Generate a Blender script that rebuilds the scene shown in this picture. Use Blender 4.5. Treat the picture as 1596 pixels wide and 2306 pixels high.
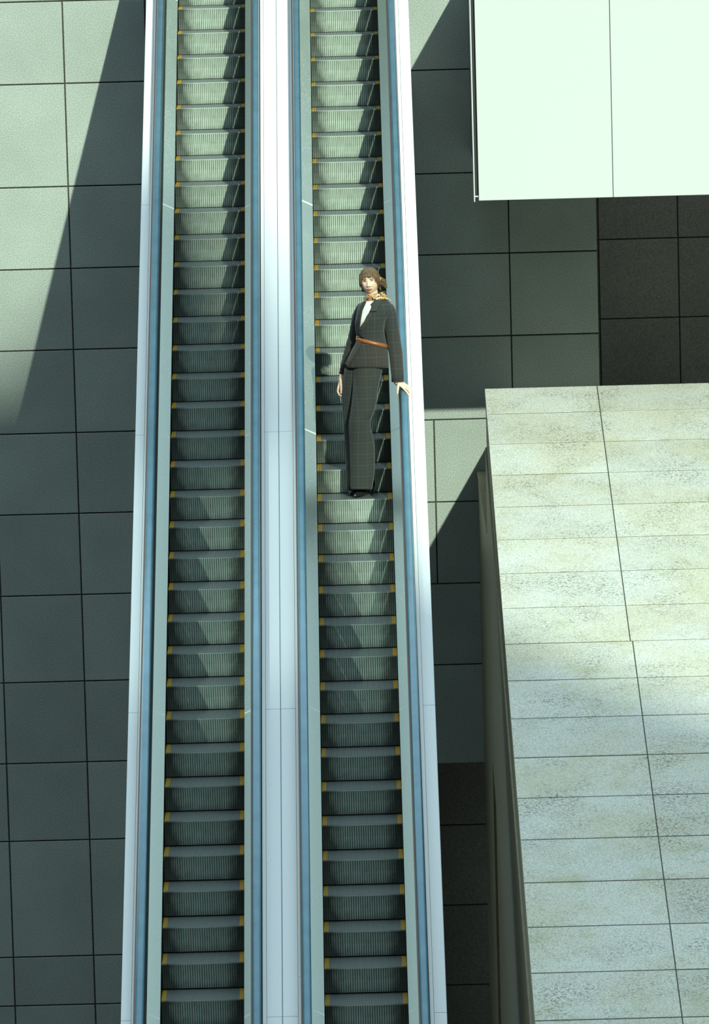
import bpy, bmesh, math, random
from mathutils import Vector, Matrix

# ------------------------------------------------------------------ clear
for o in list(bpy.data.objects):
    bpy.data.objects.remove(o, do_unlink=True)
scene = bpy.context.scene
C = scene.collection
random.seed(7)

# ------------------------------------------------------------------ camera
cam_data = bpy.data.cameras.new('camera')
cam_data.sensor_fit = 'HORIZONTAL'
cam_data.sensor_width = 36.0
cam_data.lens = 36.0 * 13272.15 / 1596.0
cam_data.clip_start = 1.0
cam_data.clip_end = 1000.0
cam = bpy.data.objects.new('camera', cam_data)
C.objects.link(cam)
cam.matrix_world = Matrix((
    (0.99965443, 0.02613642, 0.00281185, 0.0),
    (-0.00092028, 0.14169665, -0.98990970, 0.0),
    (-0.02627112, 0.98956503, 0.14167174, 13.0),
    (0, 0, 0, 1)))
scene.camera = cam

# ------------------------------------------------------------------ sky
world = bpy.data.worlds.new('sky')
scene.world = world
world.use_nodes = True
wn = world.node_tree.nodes
bg = wn['Background']
bg.inputs[0].default_value = (0.72, 0.95, 1.03, 1)
bg.inputs[1].default_value = 1.75

# ------------------------------------------------------------------ sun
SUN = Vector((-0.3056, 1.0, -0.5137)).normalized()
sun_data = bpy.data.lights.new('sun', 'SUN')
sun_data.energy = 5.0
sun_data.color = (0.90, 1.0, 0.80)
sun_data.angle = math.radians(0.5)
sun = bpy.data.objects.new('sun', sun_data)
C.objects.link(sun)
sun.rotation_euler = SUN.to_track_quat('-Z', 'Y').to_euler()
sun.location = (30, -60, 60)

# ------------------------------------------------------------------ sun glint thrown back by unseen windows to the left
gl_data = bpy.data.lights.new('window_glint', 'SPOT')
gl_data.energy = 120000
gl_data.color = (0.80, 1.0, 0.88)
gl_data.spot_size = math.radians(2.3)
gl_data.spot_blend = 0.7
gl_data.shadow_soft_size = 0.35
gl = bpy.data.objects.new('window_glint', gl_data)
C.objects.link(gl)
gl.location = (-33.5, -24.5, 46.0)
gl.rotation_euler = (Vector((-0.95, 45.55, 5.9)) - Vector(gl.location)).to_track_quat('-Z', 'Y').to_euler()

# ------------------------------------------------------------------ exposure
vs = scene.view_settings
vs.view_transform = 'Standard'
vs.look = 'None'
vs.exposure = 0.0
vs.gamma = 1.0
vs.use_curve_mapping = False


# ================================================================== helpers
def link(o, parent=None):
    C.objects.link(o)
    if parent is not None:
        o.parent = parent
    return o


def mesh(name, verts, faces, smooth=False):
    m = bpy.data.meshes.new(name)
    m.from_pydata([tuple(v) for v in verts], [], faces)
    m.update()
    bm = bmesh.new()
    bm.from_mesh(m)
    bmesh.ops.recalc_face_normals(bm, faces=bm.faces)
    bm.to_mesh(m)
    bm.free()
    if smooth:
        for p in m.polygons:
            p.use_smooth = True
    return m


def obj(name, verts, faces, mat, parent=None, smooth=False):
    m = mesh(name, verts, faces, smooth)
    if mat is not None:
        m.materials.append(mat)
    return link(bpy.data.objects.new(name, m), parent)


def empty(name, loc=(0, 0, 0), parent=None):
    o = bpy.data.objects.new(name, None)
    o.location = loc
    o.empty_display_size = 0.2
    return link(o, parent)


def tag(o, label=None, cat=None, group=None, kind=None):
    if label:
        o['label'] = label
    if cat:
        o['category'] = cat
    if group:
        o['group'] = group
    if kind:
        o['kind'] = kind
    return o


class MB:
    """collects boxes, prisms and lofts into one mesh"""

    def __init__(self):
        self.v, self.f = [], []

    def add(self, verts, faces):
        n = len(self.v)
        self.v += [tuple(x) for x in verts]
        self.f += [tuple(i + n for i in fc) for fc in faces]

    def box(self, x0, x1, y0, y1, z0, z1):
        self.add([(x0, y0, z0), (x1, y0, z0), (x1, y1, z0), (x0, y1, z0),
                  (x0, y0, z1), (x1, y0, z1), (x1, y1, z1), (x0, y1, z1)],
                 [(0, 3, 2, 1), (4, 5, 6, 7), (0, 1, 5, 4), (1, 2, 6, 5), (2, 3, 7, 6), (3, 0, 4, 7)])

    def loft(self, rings, cap=True):
        """rings: list of equally long closed vertex loops"""
        n = len(rings[0])
        vs_ = [p for r in rings for p in r]
        fs = []
        for i in range(len(rings) - 1):
            for j in range(n):
                a, b = i * n + j, i * n + (j + 1) % n
                fs.append((a, b, b + n, a + n))
        if cap:
            fs.append(tuple(range(n))[::-1])
            fs.append(tuple((len(rings) - 1) * n + j for j in range(n)))
        self.add(vs_, fs)

    def build(self, name, mat, parent=None, smooth=False):
        return obj(name, self.v, self.f, mat, parent, smooth)


def chamfer_panel(x0, x1, z0, z1, y_front, thick, c=0.004):
    """a stone panel whose front (towards -Y) edges are chamfered"""
    v = [(x0, y_front + thick, z0), (x1, y_front + thick, z0), (x1, y_front + thick, z1), (x0, y_front + thick, z1),
         (x0, y_front + c, z0), (x1, y_front + c, z0), (x1, y_front + c, z1), (x0, y_front + c, z1),
         (x0 + c, y_front, z0 + c), (x1 - c, y_front, z0 + c), (x1 - c, y_front, z1 - c), (x0 + c, y_front, z1 - c)]
    f = [(0, 1, 2, 3), (0, 4, 5, 1), (1, 5, 6, 2), (2, 6, 7, 3), (3, 7, 4, 0),
         (4, 8, 9, 5), (5, 9, 10, 6), (6, 10, 11, 7), (7, 11, 8, 4), (8, 11, 10, 9)]
    return v, f


# ------------------------------------------------------------------ materials
def new_mat(name):
    m = bpy.data.materials.new(name)
    m.use_nodes = True
    nt = m.node_tree
    return m, nt, nt.nodes['Principled BSDF']


def nd(nt, typ, **kw):
    n = nt.nodes.new(typ)
    for k, v in kw.items():
        setattr(n, k, v)
    return n


def plain(name, col, rough=0.5, metal=0.0, spec=0.5, noise=0.0, nscale=40.0, coat=0.0):
    m, nt, b = new_mat(name)
    b.inputs['Base Color'].default_value = (*col, 1)
    b.inputs['Roughness'].default_value = rough
    b.inputs['Metallic'].default_value = metal
    b.inputs['Specular IOR Level'].default_value = spec
    b.inputs['Coat Weight'].default_value = coat
    if noise > 0:
        tc = nd(nt, 'ShaderNodeTexCoord')
        nz = nd(nt, 'ShaderNodeTexNoise')
        nz.inputs['Scale'].default_value = nscale
        nz.inputs['Detail'].default_value = 4
        rp = nd(nt, 'ShaderNodeValToRGB')
        rp.color_ramp.elements[0].position = 0.3
        rp.color_ramp.elements[1].position = 0.7
        rp.color_ramp.elements[0].color = (*[c * (1 - noise) for c in col], 1)
        rp.color_ramp.elements[1].color = (*[min(1, c * (1 + noise)) for c in col], 1)
        nt.links.new(tc.outputs['Object'], nz.inputs['Vector'])
        nt.links.new(nz.outputs['Fac'], rp.inputs['Fac'])
        nt.links.new(rp.outputs['Color'], b.inputs['Base Color'])
    return m


def granite(name, col, grain=95.0, contrast=0.45, rough=0.55, rnd=0.10, bump=0.15):
    m, nt, b = new_mat(name)
    L = nt.links.new
    tc = nd(nt, 'ShaderNodeTexCoord')
    n1 = nd(nt, 'ShaderNodeTexNoise')
    n1.inputs['Scale'].default_value = grain
    n1.inputs['Detail'].default_value = 3
    n1.inputs['Roughness'].default_value = 0.7
    n2 = nd(nt, 'ShaderNodeTexNoise')
    n2.inputs['Scale'].default_value = 1.7
    n2.inputs['Detail'].default_value = 3
    L(tc.outputs['Object'], n1.inputs['Vector'])
    L(tc.outputs['Object'], n2.inputs['Vector'])
    rp = nd(nt, 'ShaderNodeValToRGB')
    e = rp.color_ramp.elements
    e[0].position, e[1].position = 0.36, 0.64
    e[0].color = (*[c * (1 - contrast) for c in col], 1)
    e[1].color = (*[c * (1 + contrast) for c in col], 1)
    L(n1.outputs['Fac'], rp.inputs['Fac'])
    oi = nd(nt, 'ShaderNodeObjectInfo')
    mr = nd(nt, 'ShaderNodeMapRange')
    mr.inputs['To Min'].default_value = 1 - rnd
    mr.inputs['To Max'].default_value = 1 + rnd
    L(oi.outputs['Random'], mr.inputs['Value'])
    mr2 = nd(nt, 'ShaderNodeMapRange')
    mr2.inputs['From Min'].default_value = 0.3
    mr2.inputs['From Max'].default_value = 0.7
    mr2.inputs['To Min'].default_value = 0.92
    mr2.inputs['To Max'].default_value = 1.08
    L(n2.outputs['Fac'], mr2.inputs['Value'])
    mu = nd(nt, 'ShaderNodeMath', operation='MULTIPLY')
    L(mr.outputs[0], mu.inputs[0])
    L(mr2.outputs[0], mu.inputs[1])
    hv = nd(nt, 'ShaderNodeHueSaturation')
    L(rp.outputs['Color'], hv.inputs['Color'])
    L(mu.outputs[0], hv.inputs['Value'])
    L(hv.outputs['Color'], b.inputs['Base Color'])
    b.inputs['Roughness'].default_value = rough
    b.inputs['Specular IOR Level'].default_value = 0.3
    bp = nd(nt, 'ShaderNodeBump')
    bp.inputs['Strength'].default_value = bump
    bp.inputs['Distance'].default_value = 0.004
    L(n1.outputs['Fac'], bp.inputs['Height'])
    L(bp.outputs['Normal'], b.inputs['Normal'])
    return m


def stained_stone(name):
    """pale stone with pepper grain, mossy stains and dark pitted patches"""
    m, nt, b = new_mat(name)
    L = nt.links.new
    tc = nd(nt, 'ShaderNodeTexCoord')

    def noise(scale, detail=4, rough=0.6):
        n = nd(nt, 'ShaderNodeTexNoise')
        n.inputs['Scale'].default_value = scale
        n.inputs['Detail'].default_value = detail
        n.inputs['Roughness'].default_value = rough
        L(tc.outputs['Object'], n.inputs['Vector'])
        return n

    def ramp(src, p0, p1, c0, c1):
        r = nd(nt, 'ShaderNodeValToRGB')
        r.color_ramp.elements[0].position = p0
        r.color_ramp.elements[1].position = p1
        r.color_ramp.elements[0].color = c0
        r.color_ramp.elements[1].color = c1
        L(src, r.inputs['Fac'])
        return r

    def mix(fac, a, b_, mode='MIX'):
        mx = nd(nt, 'ShaderNodeMixRGB', blend_type=mode)
        if isinstance(fac, float):
            mx.inputs[0].default_value = fac
        else:
            L(fac, mx.inputs[0])
        L(a, mx.inputs[1])
        if isinstance(b_, tuple):
            mx.inputs[2].default_value = b_
        else:
            L(b_, mx.inputs[2])
        return mx.outputs[0]
    grain = ramp(noise(85, 3, 0.75).outputs['Fac'], 0.33, 0.60, (0.32, 0.335, 0.29, 1), (0.60, 0.62, 0.57, 1))
    big = ramp(noise(1.1, 5, 0.6).outputs['Fac'], 0.4, 0.62, (0, 0, 0, 1), (1, 1, 1, 1))
    tone = mix(big.outputs[0], grain.outputs[0], (0.93, 0.89, 0.78, 1), 'MULTIPLY')
    pit_area = ramp(noise(1.6, 6, 0.65).outputs['Fac'], 0.46, 0.62, (0, 0, 0, 1), (1, 1, 1, 1))
    pits = ramp(noise(48, 4, 0.75).outputs['Fac'], 0.50, 0.60, (0, 0, 0, 1), (1, 1, 1, 1))
    pm = nd(nt, 'ShaderNodeMath', operation='MULTIPLY')
    L(pit_area.outputs[0], pm.inputs[0])
    L(pits.outputs[0], pm.inputs[1])
    pm2 = nd(nt, 'ShaderNodeMath', operation='MULTIPLY')
    L(pm.outputs[0], pm2.inputs[0])
    pm2.inputs[1].default_value = 0.85
    col = mix(pm2.outputs[0], tone, (0.13, 0.13, 0.09, 1))
    spots = ramp(noise(40, 3, 0.7).outputs['Fac'], 0.62, 0.68, (0, 0, 0, 1), (0.7, 0.7, 0.7, 1))
    col = mix(spots.outputs[0], col, (0.20, 0.20, 0.13, 1))
    moss_a = ramp(noise(2.3, 5, 0.7).outputs['Fac'], 0.56, 0.72, (0, 0, 0, 1), (0.5, 0.5, 0.5, 1))
    col = mix(moss_a.outputs[0], col, (0.33, 0.34, 0.17, 1))
    oi = nd(nt, 'ShaderNodeObjectInfo')
    mr = nd(nt, 'ShaderNodeMapRange')
    mr.inputs['To Min'].default_value = 0.93
    mr.inputs['To Max'].default_value = 1.06
    L(oi.outputs['Random'], mr.inputs['Value'])
    hv = nd(nt, 'ShaderNodeHueSaturation')
    L(col, hv.inputs['Color'])
    L(mr.outputs[0], hv.inputs['Value'])
    L(hv.outputs['Color'], b.inputs['Base Color'])
    b.inputs['Roughness'].default_value = 0.8
    b.inputs['Specular IOR Level'].default_value = 0.2
    bp = nd(nt, 'ShaderNodeBump')
    bp.inputs['Strength'].default_value = 0.25
    bp.inputs['Distance'].default_value = 0.004
    L(grain.outputs[0], bp.inputs['Height'])
    L(bp.outputs['Normal'], b.inputs['Normal'])
    return m


def speckled(name, col, speck, rough, metal, scale=150.0, th=0.69, area=0.45):
    """metal dotted with light specks that gather in patches"""
    m, nt, b = new_mat(name)
    L = nt.links.new
    tc = nd(nt, 'ShaderNodeTexCoord')
    n1 = nd(nt, 'ShaderNodeTexNoise')
    n1.inputs['Scale'].default_value = scale
    n1.inputs['Detail'].default_value = 1
    n2 = nd(nt, 'ShaderNodeTexNoise')
    n2.inputs['Scale'].default_value = 2.2
    n2.inputs['Detail'].default_value = 3
    for n in (n1, n2):
        L(tc.outputs['Object'], n.inputs['Vector'])
    r1 = nd(nt, 'ShaderNodeValToRGB')
    r1.color_ramp.elements[0].position = th
    r1.color_ramp.elements[1].position = th + 0.03
    L(n1.outputs['Fac'], r1.inputs['Fac'])
    r2 = nd(nt, 'ShaderNodeValToRGB')
    r2.color_ramp.elements[0].position = area
    r2.color_ramp.elements[1].position = area + 0.2
    L(n2.outputs['Fac'], r2.inputs['Fac'])
    mu = nd(nt, 'ShaderNodeMath', operation='MULTIPLY')
    L(r1.outputs[0], mu.inputs[0])
    L(r2.outputs[0], mu.inputs[1])
    mx = nd(nt, 'ShaderNodeMixRGB')
    mx.inputs[1].default_value = (*col, 1)
    mx.inputs[2].default_value = (*speck, 1)
    L(mu.outputs[0], mx.inputs[0])
    L(mx.outputs[0], b.inputs['Base Color'])
    sub = nd(nt, 'ShaderNodeMath', operation='SUBTRACT')
    sub.inputs[0].default_value = metal
    L(mu.outputs[0], sub.inputs[1])
    L(sub.outputs[0], b.inputs['Metallic'])
    b.inputs['Roughness'].default_value = rough
    return m


def thin_glass(name, tint):
    m = bpy.data.materials.new(name)
    m.use_nodes = True
    nt = m.node_tree
    nt.nodes.clear()
    out = nd(nt, 'ShaderNodeOutputMaterial')
    tr = nd(nt, 'ShaderNodeBsdfTransparent')
    tr.inputs[0].default_value = (*tint, 1)
    gl = nd(nt, 'ShaderNodeBsdfGlossy')
    gl.inputs['Roughness'].default_value = 0.03
    mx = nd(nt, 'ShaderNodeMixShader')
    mx.inputs[0].default_value = 0.12
    nt.links.new(tr.outputs[0], mx.inputs[1])
    nt.links.new(gl.outputs[0], mx.inputs[2])
    nt.links.new(mx.outputs[0], out.inputs[0])
    return m


def plaid(name, base, light, warm, period=0.030):
    """woven check: two thread directions of thin paler lines on a dark ground"""
    m, nt, b = new_mat(name)
    L = nt.links.new
    tc = nd(nt, 'ShaderNodeTexCoord')
    sp = nd(nt, 'ShaderNodeSeparateXYZ')
    L(tc.outputs['Object'], sp.inputs[0])

    def lines(src, per, width, phase=0.0):
        a = nd(nt, 'ShaderNodeMath', operation='MULTIPLY_ADD')
        L(src, a.inputs[0])
        a.inputs[1].default_value = 1.0 / per
        a.inputs[2].default_value = phase
        f = nd(nt, 'ShaderNodeMath', operation='FRACT')
        L(a.outputs[0], f.inputs[0])
        c = nd(nt, 'ShaderNodeMath', operation='LESS_THAN')
        L(f.outputs[0], c.inputs[0])
        c.inputs[1].default_value = width
        return c.outputs[0]
    sxy = nd(nt, 'ShaderNodeMath', operation='MULTIPLY_ADD')
    L(sp.outputs['Y'], sxy.inputs[0])
    sxy.inputs[1].default_value = 0.5
    L(sp.outputs['X'], sxy.inputs[2])
    fac = None
    for src, per, w, ph in ((sxy.outputs[0], period, 0.12, 0), (sp.outputs['Z'], period * 1.15, 0.12, 0.3),
                            (sxy.outputs[0], period * 3, 0.10, 0.1), (sp.outputs['Z'], period * 3.45, 0.08, 0.15),
                            (sxy.outputs[0], period / 4, 0.35, 0), (sp.outputs['Z'], period / 4, 0.35, 0)):
        ln = lines(src, per, w, ph)
        k = nd(nt, 'ShaderNodeMath', operation='MULTIPLY')
        L(ln, k.inputs[0])
        k.inputs[1].default_value = 0.09 if per < period * 0.5 else 0.105
        if fac is None:
            fac = k.outputs[0]
        else:
            ad = nd(nt, 'ShaderNodeMath', operation='ADD')
            L(fac, ad.inputs[0])
            L(k.outputs[0], ad.inputs[1])
            fac = ad.outputs[0]
    nz = nd(nt, 'ShaderNodeTexNoise')
    nz.inputs['Scale'].default_value = 5
    L(tc.outputs['Object'], nz.inputs['Vector'])
    mw = nd(nt, 'ShaderNodeMixRGB')
    mw.inputs[1].default_value = (*base, 1)
    mw.inputs[2].default_value = (*warm, 1)
    rp = nd(nt, 'ShaderNodeValToRGB')
    rp.color_ramp.elements[0].position = 0.42
    rp.color_ramp.elements[1].position = 0.62
    L(nz.outputs['Fac'], rp.inputs['Fac'])
    L(rp.outputs[0], mw.inputs[0])
    mx = nd(nt, 'ShaderNodeMixRGB')
    L(fac, mx.inputs[0])
    L(mw.outputs[0], mx.inputs[1])
    mx.inputs[2].default_value = (*light, 1)
    L(mx.outputs[0], b.inputs['Base Color'])
    b.inputs['Roughness'].default_value = 0.9
    b.inputs['Specular IOR Level'].default_value = 0.15
    b.inputs['Sheen Weight'].default_value = 0.15
    return m


def scarf_mat(name):
    m, nt, b = new_mat(name)
    tc = nd(nt, 'ShaderNodeTexCoord')
    nz = nd(nt, 'ShaderNodeTexNoise')
    nz.inputs['Scale'].default_value = 26
    nz.inputs['Detail'].default_value = 1
    nz.inputs['Distortion'].default_value = 1.2
    rp = nd(nt, 'ShaderNodeValToRGB')
    rp.color_ramp.interpolation = 'CONSTANT'
    e = rp.color_ramp.elements
    e[0].position, e[0].color = 0.0, (0.012, 0.010, 0.014, 1)
    e[1].position, e[1].color = 0.42, (0.55, 0.33, 0.08, 1)
    for p, c in ((0.52, (0.02, 0.012, 0.02, 1)), (0.57, (0.75, 0.62, 0.42, 1)), (0.63, (0.30, 0.05, 0.02, 1))):
        x = e.new(p)
        x.color = c
    nt.links.new(tc.outputs['Object'], nz.inputs['Vector'])
    nt.links.new(nz.outputs['Fac'], rp.inputs['Fac'])
    nt.links.new(rp.outputs[0], b.inputs['Base Color'])
    b.inputs['Roughness'].default_value = 0.35
    return m


def hair_mat(name):
    m, nt, b = new_mat(name)
    tc = nd(nt, 'ShaderNodeTexCoord')
    mp = nd(nt, 'ShaderNodeMapping')
    mp.inputs['Scale'].default_value = (1, 1, 0.12)
    nz = nd(nt, 'ShaderNodeTexNoise')
    nz.inputs['Scale'].default_value = 160
    nz.inputs['Detail'].default_value = 2
    rp = nd(nt, 'ShaderNodeValToRGB')
    rp.color_ramp.elements[0].position = 0.35
    rp.color_ramp.elements[1].position = 0.7
    rp.color_ramp.elements[0].color = (0.042, 0.022, 0.009, 1)
    rp.color_ramp.elements[1].color = (0.21, 0.125, 0.048, 1)
    nt.links.new(tc.outputs['Object'], mp.inputs[0])
    nt.links.new(mp.outputs[0], nz.inputs['Vector'])
    nt.links.new(nz.outputs['Fac'], rp.inputs['Fac'])
    nt.links.new(rp.outputs[0], b.inputs['Base Color'])
    b.inputs['Roughness'].default_value = 0.45
    return m


def shaded_metal(name, open_tone, shade_tone):
    """step metal with balustrade shade put into its colour towards the ends and riser foot"""
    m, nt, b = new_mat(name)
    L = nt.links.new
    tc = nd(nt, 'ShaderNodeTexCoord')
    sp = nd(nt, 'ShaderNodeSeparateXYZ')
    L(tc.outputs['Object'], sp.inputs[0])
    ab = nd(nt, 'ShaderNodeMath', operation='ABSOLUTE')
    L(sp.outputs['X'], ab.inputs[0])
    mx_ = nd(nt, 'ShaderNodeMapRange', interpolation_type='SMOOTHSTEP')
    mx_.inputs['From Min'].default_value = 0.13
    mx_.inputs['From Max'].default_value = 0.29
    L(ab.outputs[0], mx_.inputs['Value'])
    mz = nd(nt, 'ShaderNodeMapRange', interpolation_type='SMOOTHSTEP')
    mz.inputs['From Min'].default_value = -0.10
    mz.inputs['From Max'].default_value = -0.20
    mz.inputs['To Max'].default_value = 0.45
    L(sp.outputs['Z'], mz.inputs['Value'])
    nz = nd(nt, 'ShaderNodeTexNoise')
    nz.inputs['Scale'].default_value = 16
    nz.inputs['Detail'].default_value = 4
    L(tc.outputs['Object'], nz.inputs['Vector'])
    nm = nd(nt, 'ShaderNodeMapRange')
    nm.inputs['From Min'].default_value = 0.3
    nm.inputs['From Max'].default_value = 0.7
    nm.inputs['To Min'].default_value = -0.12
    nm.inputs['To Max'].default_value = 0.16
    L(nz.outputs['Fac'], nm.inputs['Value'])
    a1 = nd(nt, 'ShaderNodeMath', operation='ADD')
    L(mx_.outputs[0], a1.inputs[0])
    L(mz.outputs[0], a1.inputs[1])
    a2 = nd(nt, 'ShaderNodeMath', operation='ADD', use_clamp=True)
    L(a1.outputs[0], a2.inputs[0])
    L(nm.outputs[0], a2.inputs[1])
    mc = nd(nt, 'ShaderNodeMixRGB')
    mc.inputs[1].default_value = (*open_tone, 1)
    mc.inputs[2].default_value = (*shade_tone, 1)  # dark tone painted in for the shade between the balustrades
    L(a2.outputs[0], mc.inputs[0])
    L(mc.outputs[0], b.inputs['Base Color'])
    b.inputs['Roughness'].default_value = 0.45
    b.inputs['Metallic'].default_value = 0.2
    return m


M = {
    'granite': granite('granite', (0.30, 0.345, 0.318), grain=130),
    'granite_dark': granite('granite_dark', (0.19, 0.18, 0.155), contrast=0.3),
    'bounce_slab': plain('bounce_slab', (0.74, 0.76, 0.70), 0.8, noise=0.08, nscale=12),
    'mortar': plain('mortar', (0.05, 0.05, 0.035), 0.9),
    'joint': plain('joint', (0.035, 0.035, 0.03), 0.9),
    'paving': granite('paving', (0.17, 0.165, 0.15), grain=60),
    'blocker_face': plain('blocker_face', (0.16, 0.17, 0.17), 0.6, noise=0.25, nscale=0.4),
    'stone': stained_stone('stone'),
    'bronze': plain('bronze', (0.19, 0.17, 0.10), 0.42, noise=0.18, nscale=9),
    'stone_edge': plain('stone_edge', (0.30, 0.26, 0.15), 0.5, noise=0.2, nscale=8),
    'white': plain('white', (0.51, 0.54, 0.54), 0.45),
    'cap': speckled('cap', (0.64, 0.68, 0.70), (0.30, 0.32, 0.32), 0.38, 0.0, 95, 0.72, 0.42),
    'cap_lip': plain('cap_lip', (0.74, 0.77, 0.78), 0.4),
    'black': plain('black', (0.008, 0.009, 0.010), 0.5),
    'rubber': plain('rubber', (0.10, 0.23, 0.31), 0.22, spec=0.6, noise=0.12, nscale=6),
    'guide': plain('guide', (0.13, 0.085, 0.06), 0.45, metal=0.3),  # brown puts the warm reflection beside the rail into the guide's colour
    'gasket': plain('gasket', (0.012, 0.022, 0.024), 0.35),
    'dark_panel': plain('dark_panel', (0.008, 0.014, 0.015), 0.5, spec=0.2),
    'glass': thin_glass('glass', (0.93, 0.97, 0.95)),
    'steel': speckled('steel', (0.36, 0.43, 0.39), (0.85, 0.90, 0.85), 0.36, 0.75, 170, 0.655, 0.36),
    'joint_strip': plain('joint_strip', (0.80, 0.84, 0.80), 0.4),
    'step_metal': shaded_metal('step_metal', (0.45, 0.55, 0.47), (0.085, 0.11, 0.095)),
    'tread_metal': plain('tread_metal', (0.42, 0.47, 0.48), 0.36, metal=0.6),
    'groove': plain('groove', (0.075, 0.09, 0.075), 0.7),
    'side_rib_shaded': plain('side_rib_shaded', (0.085, 0.11, 0.095), 0.5, metal=0.25),  # outer ribs darkened to stand for the shade beside the skirts
    'yellow': plain('yellow', (0.72, 0.41, 0.02), 0.5),
    'skin': plain('skin', (0.80, 0.54, 0.40), 0.5, noise=0.05, nscale=20),
    'lip': plain('lip', (0.42, 0.13, 0.11), 0.4),
    'blush': plain('blush', (0.62, 0.34, 0.26), 0.5),
    'eye_white': plain('eye_white', (0.62, 0.62, 0.60), 0.25),
    'iris': plain('iris', (0.03, 0.035, 0.04), 0.2),
    'brow': plain('brow', (0.085, 0.052, 0.028), 0.7),
    'hair': hair_mat('hair'),
    'jacket': plaid('jacket', (0.024, 0.029, 0.029), (0.095, 0.11, 0.105), (0.036, 0.031, 0.025)),
    'trousers': plaid('trousers', (0.027, 0.034, 0.032), (0.10, 0.12, 0.11), (0.031, 0.034, 0.030), 0.026),
    'lapel': plaid('lapel', (0.036, 0.037, 0.034), (0.08, 0.085, 0.08), (0.045, 0.037, 0.030), 0.022),
    'lapel_dark': plain('lapel_dark', (0.022, 0.020, 0.018), 0.8),
    'blouse': plain('blouse', (0.62, 0.66, 0.60), 0.6, noise=0.1, nscale=25),
    'scarf': scarf_mat('scarf'),
    'belt': plain('belt', (0.26, 0.085, 0.018), 0.35),
    'gold': plain('gold', (0.75, 0.55, 0.30), 0.3, metal=1.0),
    'leather': plain('leather', (0.010, 0.011, 0.013), 0.18, coat=0.4),
}

# ================================================================== setting
# ---- paving far below
fl = MB()
fl.box(-60, 60, -50, 58, -0.3, 0.0)
tag(fl.build('floor', M['paving']), kind='structure')

# ---- unseen blocker added behind the viewer, skyline shaped to shade the lower steps
YB = -40.6
prof = [(-140, 0), (140, 0), (140, 41), (29.35, 41.00), (28.25, 48.00), (27.35, 49.10), (26.50, 50.20), (26.35, 51.50), (26.47, 53.50), (26.40, 55.40), (26.10, 55.70), (25.85, 55.20), (20.85, 54.40), (20.85, 82.0), (-140, 82.0)]
tw = MB()
n = len(prof)
tw.add([(x, YB, z) for x, z in prof] + [(x, YB - 8, z) for x, z in prof],
       [tuple(range(n)), tuple(range(2 * n - 1, n - 1, -1))] + [(i, i + n, (i + 1) % n + n, (i + 1) % n) for i in range(n)])
tag(tw.build('sun_blocker', M['blocker_face']), kind='structure')

for nm, xa, xb, y0, y1, h in (('sky_blocker_left', -42, -34, -60, 58, 60), ('sky_blocker_right', 34, 42, 6, 58, 60)):  # unseen side blocks added to hide low sky and darken upright faces
    b = MB()
    b.box(xa, xb, y0, y1, 0, h)
    tag(b.build(nm, M['blocker_face']), kind='structure')

# ---- granite wall behind the escalators
YW = 53.8
wall = MB()
wall.box(-6.5, 0.35, YW + 0.012, YW + 0.55, 0, 13.5)
wall.box(0.35, 2.135, YW + 0.012, YW + 0.55, 2.93, 13.5)
wall_back = tag(wall.build('wall_back', M['joint']), kind='structure')
G = 0.006


def panel(x0, x1, z0, z1, y, parent, mat):
    v, f = chamfer_panel(x0 + G, x1 - G, z0 + G, z1 - G, y, 0.03)
    return obj('panel', v, f, mat, parent)


rows_l = [0.0, 0.726, 1.19, 2.29, 3.024, 3.785, 4.596, 5.354, 6.105, 6.874, 7.623, 8.377, 9.319, 10.07, 10.82, 11.57, 12.33, 13.1]
cols_l = [-4.94, -4.19, -3.44, -2.692, -1.94, -1.19, -0.44, 0.35]
for i in range(len(rows_l) - 1):
    for j in range(len(cols_l) - 1):
        panel(cols_l[j], cols_l[j + 1], rows_l[i], rows_l[i + 1], YW, wall_back, M['granite'])
rows_r = [2.918, 3.85, 4.61, 5.372, 6.136, 6.90, 7.661, 8.407, 9.353, 10.1, 10.85, 11.6, 12.36, 13.1]
for i in range(len(rows_r) - 1):
    z0, z1 = rows_r[i], rows_r[i + 1]
    if z0 < 4.5:
        cs = [0.35, 1.35, 2.135]
    elif z0 < 6.0:
        cs = [0.35, 0.598, 1.328, 2.135]
    else:
        cs = [0.35, 1.328, 2.135]
    for a, b_ in zip(cs[:-1], cs[1:]):
        panel(a, b_, z0, z1, YW, wall_back, M['granite'])

# ---- deep recess at the right, between white volume and stone slope
YR = 55.3
rec = MB()
rec.box(1.6, 8.0, YR + 0.012, YR + 0.4, 3.0, 13.5)
wall_recess = tag(rec.build('wall_recess', M['joint']), kind='structure')
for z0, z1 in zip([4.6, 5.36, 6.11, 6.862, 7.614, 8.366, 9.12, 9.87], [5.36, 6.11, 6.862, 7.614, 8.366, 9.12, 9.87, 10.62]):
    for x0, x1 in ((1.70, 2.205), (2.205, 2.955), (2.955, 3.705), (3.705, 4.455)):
        panel(x0, x1, z0, z1, YR, wall_recess, M['granite_dark'])  # darker granite copy, the recess's shade put into its colour

# ---- dark undercroft wall low at the right
YU = 54.5
und = MB()
und.box(0.2, 1.9, YU + 0.012, YU + 0.3, 0, 3.4)
wall_under = tag(und.build('wall_undercroft', M['joint']), kind='structure')
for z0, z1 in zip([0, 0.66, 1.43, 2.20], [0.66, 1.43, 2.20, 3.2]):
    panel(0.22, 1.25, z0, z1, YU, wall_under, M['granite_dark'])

# ================================================================== white clad volume
BX0, BX1, BYF, BZ0, BZ1 = 0.971, 7.75, 49.25, 8.5575, 10.26
vol = empty('white_clad_volume', (BX0, YW, BZ0))
tag(vol, 'large white panelled box projecting from the granite wall, top right', 'wall box')


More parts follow.
